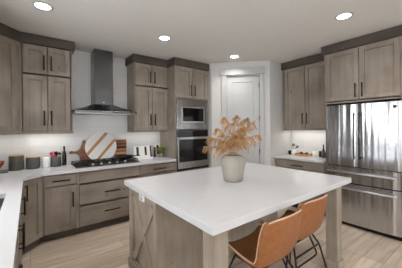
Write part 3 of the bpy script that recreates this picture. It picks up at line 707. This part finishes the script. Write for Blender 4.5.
# ---------------------------------------------------------------- things on the small right counter
t = thing('cup', 'small black cup at the left end of the short counter', 'cup', (4.20, 2.575, ZT), 0)
MB().lathe([(.026, 0), (.032, .01), (.034, .075), (.031, .075), (.028, .012)], 0, 0, 18).build('cup_body', M['black'], t)
MB().tube([(.033, 0, .06), (.055, 0, .05), (.055, 0, .03), (.031, 0, .02)], .004, 6).build('handle', M['black'], t)
t = thing('sprig_vase', 'white vase with dark sprigs on the short counter, right of the black cup', 'vase', (4.18, 2.475, ZT), 0)
MB().lathe([(.04, 0), (.05, .02), (.048, .07), (.03, .10), (.02, .11), (.016, .11)], 0, 0, 20).build('vase_body', M['ceramic'], t)
m = MB(); 
for dx_, dy_, h in ((.02, .02, .20), (-.03, .0, .18), (.0, -.045, .16), (.02, -.07, .17)): m.tube([(0, 0, .05), (dx_ * .4, dy_ * .4, .12), (dx_, dy_, h)], .002, 5)
m.build('twigs', M['dleaf'], t)
for dx_, dy_, h in ((.02, .02, .185), (.02, -.055, .145)):
    o = leaves(26, .03, -.02, .02, .035, M['dleaf'], t, .6); o.location = (dx_, dy_, h)
t = thing('wooden_tray', 'wooden tray with low rim in the middle of the short counter', 'tray', (4.20, 2.29, ZT), 0)
m = MB(); m.box(-.10, .10, -.13, .13, 0, .010).box(-.10, -.09, -.13, .13, .010, .038).box(.09, .10, -.13, .13, .010, .038).box(-.09, .09, -.13, -.12, .010, .038).box(-.09, .09, .12, .13, .010, .038)
m.build('tray_body', M['hwood'], t, bevel=.002)
for y, lb in ((.05, 'small dark jar on the wooden tray, further from the refrigerator'), (-.06, 'small dark jar on the wooden tray, nearer the refrigerator')):
    m = MB(); m.lathe([(.024, 0), (.028, .02), (.026, .045), (.012, .055)], 0, 0, 16)
    tag(m.build('jar', M['dleaf'], loc=(4.21, 2.29 + y, ZT + .0105)), lb, 'jar', 'small jars on the wooden tray')
m = MB(); m.lathe([(.034, 0), (.044, .02), (.046, .085), (.042, .085), (.038, .02)], 0, 0, 20)
tag(m.build('mug', M['ceramic'], loc=(4.24, 2.09, ZT)), 'white mug between the wooden tray and the dark canister', 'mug')
t = thing('storage_jar', 'dark jar on the short counter, right of the white mug', 'jar', (4.22, 1.975, ZT), 0)
MB().lathe([(.03, 0), (.032, .01), (.032, .085), (.024, .09)], 0, 0, 18).build('jar_body', M['iron'], t); MB().lathe([(.034, .0905), (.034, .105), (.01, .11)], 0, 0, 18).build('lid', M['dwood'], t)
t = thing('coffee_grinder', 'grey coffee grinder with a slim dark top beside the refrigerator', 'coffee grinder', (4.16, 1.90, ZT), 0)
MB().lathe([(.036, 0), (.038, .01), (.036, .09), (.026, .12)], 0, 0, 20).build('body', M['dcan'], t)
MB().lathe([(.026, .1205), (.012, .15), (.009, .215), (.013, .23)], 0, 0, 14).build('top', M['black'], t)
t = thing('pitcher', 'white pitcher standing against the tile next to the refrigerator', 'pitcher', (4.28, 1.86, ZT), 0)
MB().lathe([(.04, 0), (.052, .03), (.045, .12), (.034, .17), (.042, .21), (.039, .21), (.03, .17)], 0, 0, 24).build('body', M['ceramic'], t)
MB().tube([(.0, -.045, .18), (.0, -.08, .15), (0, -.075, .09), (0, -.048, .06)], .006, 6).build('handle', M['ceramic'], t)

# ---------------------------------------------------------------- added under-cabinet light strips, unseen, to account for the bright backsplash
for (x, y, L_, rz, lb) in ((.21, 3.96, .50, 0, 'added slim white light strip under the wall cabinet left of the hood'), (1.76, 3.96, .56, 0, 'added slim white light strip under the wall cabinet right of the hood'),
                           (-.38, 3.85, .30, D(45), 'added slim white light strip under the corner wall cabinet'), (4.22, 2.17, .78, D(90), 'added slim white light strip under the wall cabinet beside the refrigerator')):
    t = thing('added_light_strip', lb, 'light strip', (x, y, 1.4395), rz, 'added light strips under the wall cabinets')
    MB().box(-L_ / 2, L_ / 2, -.012, .012, -.012, 0).build('housing', M['white'], t); MB().box(-L_ / 2 + .01, L_ / 2 - .01, -.008, .008, -.014, -.0122).build('diffuser', M['strip'], t)
    l = bpy.data.lights.new('lamp', 'AREA'); l.shape = 'RECTANGLE'; l.size = L_; l.size_y = .02; l.energy = STRIP_POWER * L_ * (1.0 if x > 4 else .45 if x > 1 else .9); l.color = (1, .97, .93)
    lo = bpy.data.objects.new('lamp', l); COL.objects.link(lo); lo.parent = t; lo.location = (0, 0, -.016)

# ---------------------------------------------------------------- ceiling lights
LP = [((.125, 2.85), 'recessed ceiling light at the upper left, over the corner cabinets'), ((1.535, 2.86), 'recessed ceiling light between the range hood and oven tower'),
      ((2.95, 2.88), 'recessed ceiling light above the pantry door'), ((2.91, 1.085), 'recessed ceiling light at the upper right, in front of the refrigerator'),
      ((.125, .9), None), ((1.5, .0), None), ((2.91, -.9), None), ((.8, -1.8), None), ((2.4, -2.8), None)]
for (x, y), lb in LP:
    if lb:
        t = thing('ceiling_light', lb, 'ceiling light', (x, y, ZC - .0005), 0, 'recessed ceiling lights')
    else:
        t = thing('ceiling_light', 'recessed ceiling light behind the viewer', 'ceiling light', (x, y, ZC - .0005), 0, 'recessed ceiling lights behind the viewer')
    MB().lathe([(.070, -.004), (.088, -.006), (.094, -.001), (.070, -.001)], 0, 0, 32, False).build('trim_ring', M['white'], t)
    MB().lathe([(.002, -.002), (.069, -.003), (.069, -.001), (.002, -.001)], 0, 0, 32).build('lens', M['lamp'], t)
    l = bpy.data.lights.new('lamp', 'AREA'); l.shape = 'DISK'; l.size = .14; l.energy = CAN_POWER; l.color = (1, .98, .95); l.spread = math.radians(130)
    lo = bpy.data.objects.new('lamp', l); COL.objects.link(lo); lo.parent = t; lo.location = (0, 0, -.008)
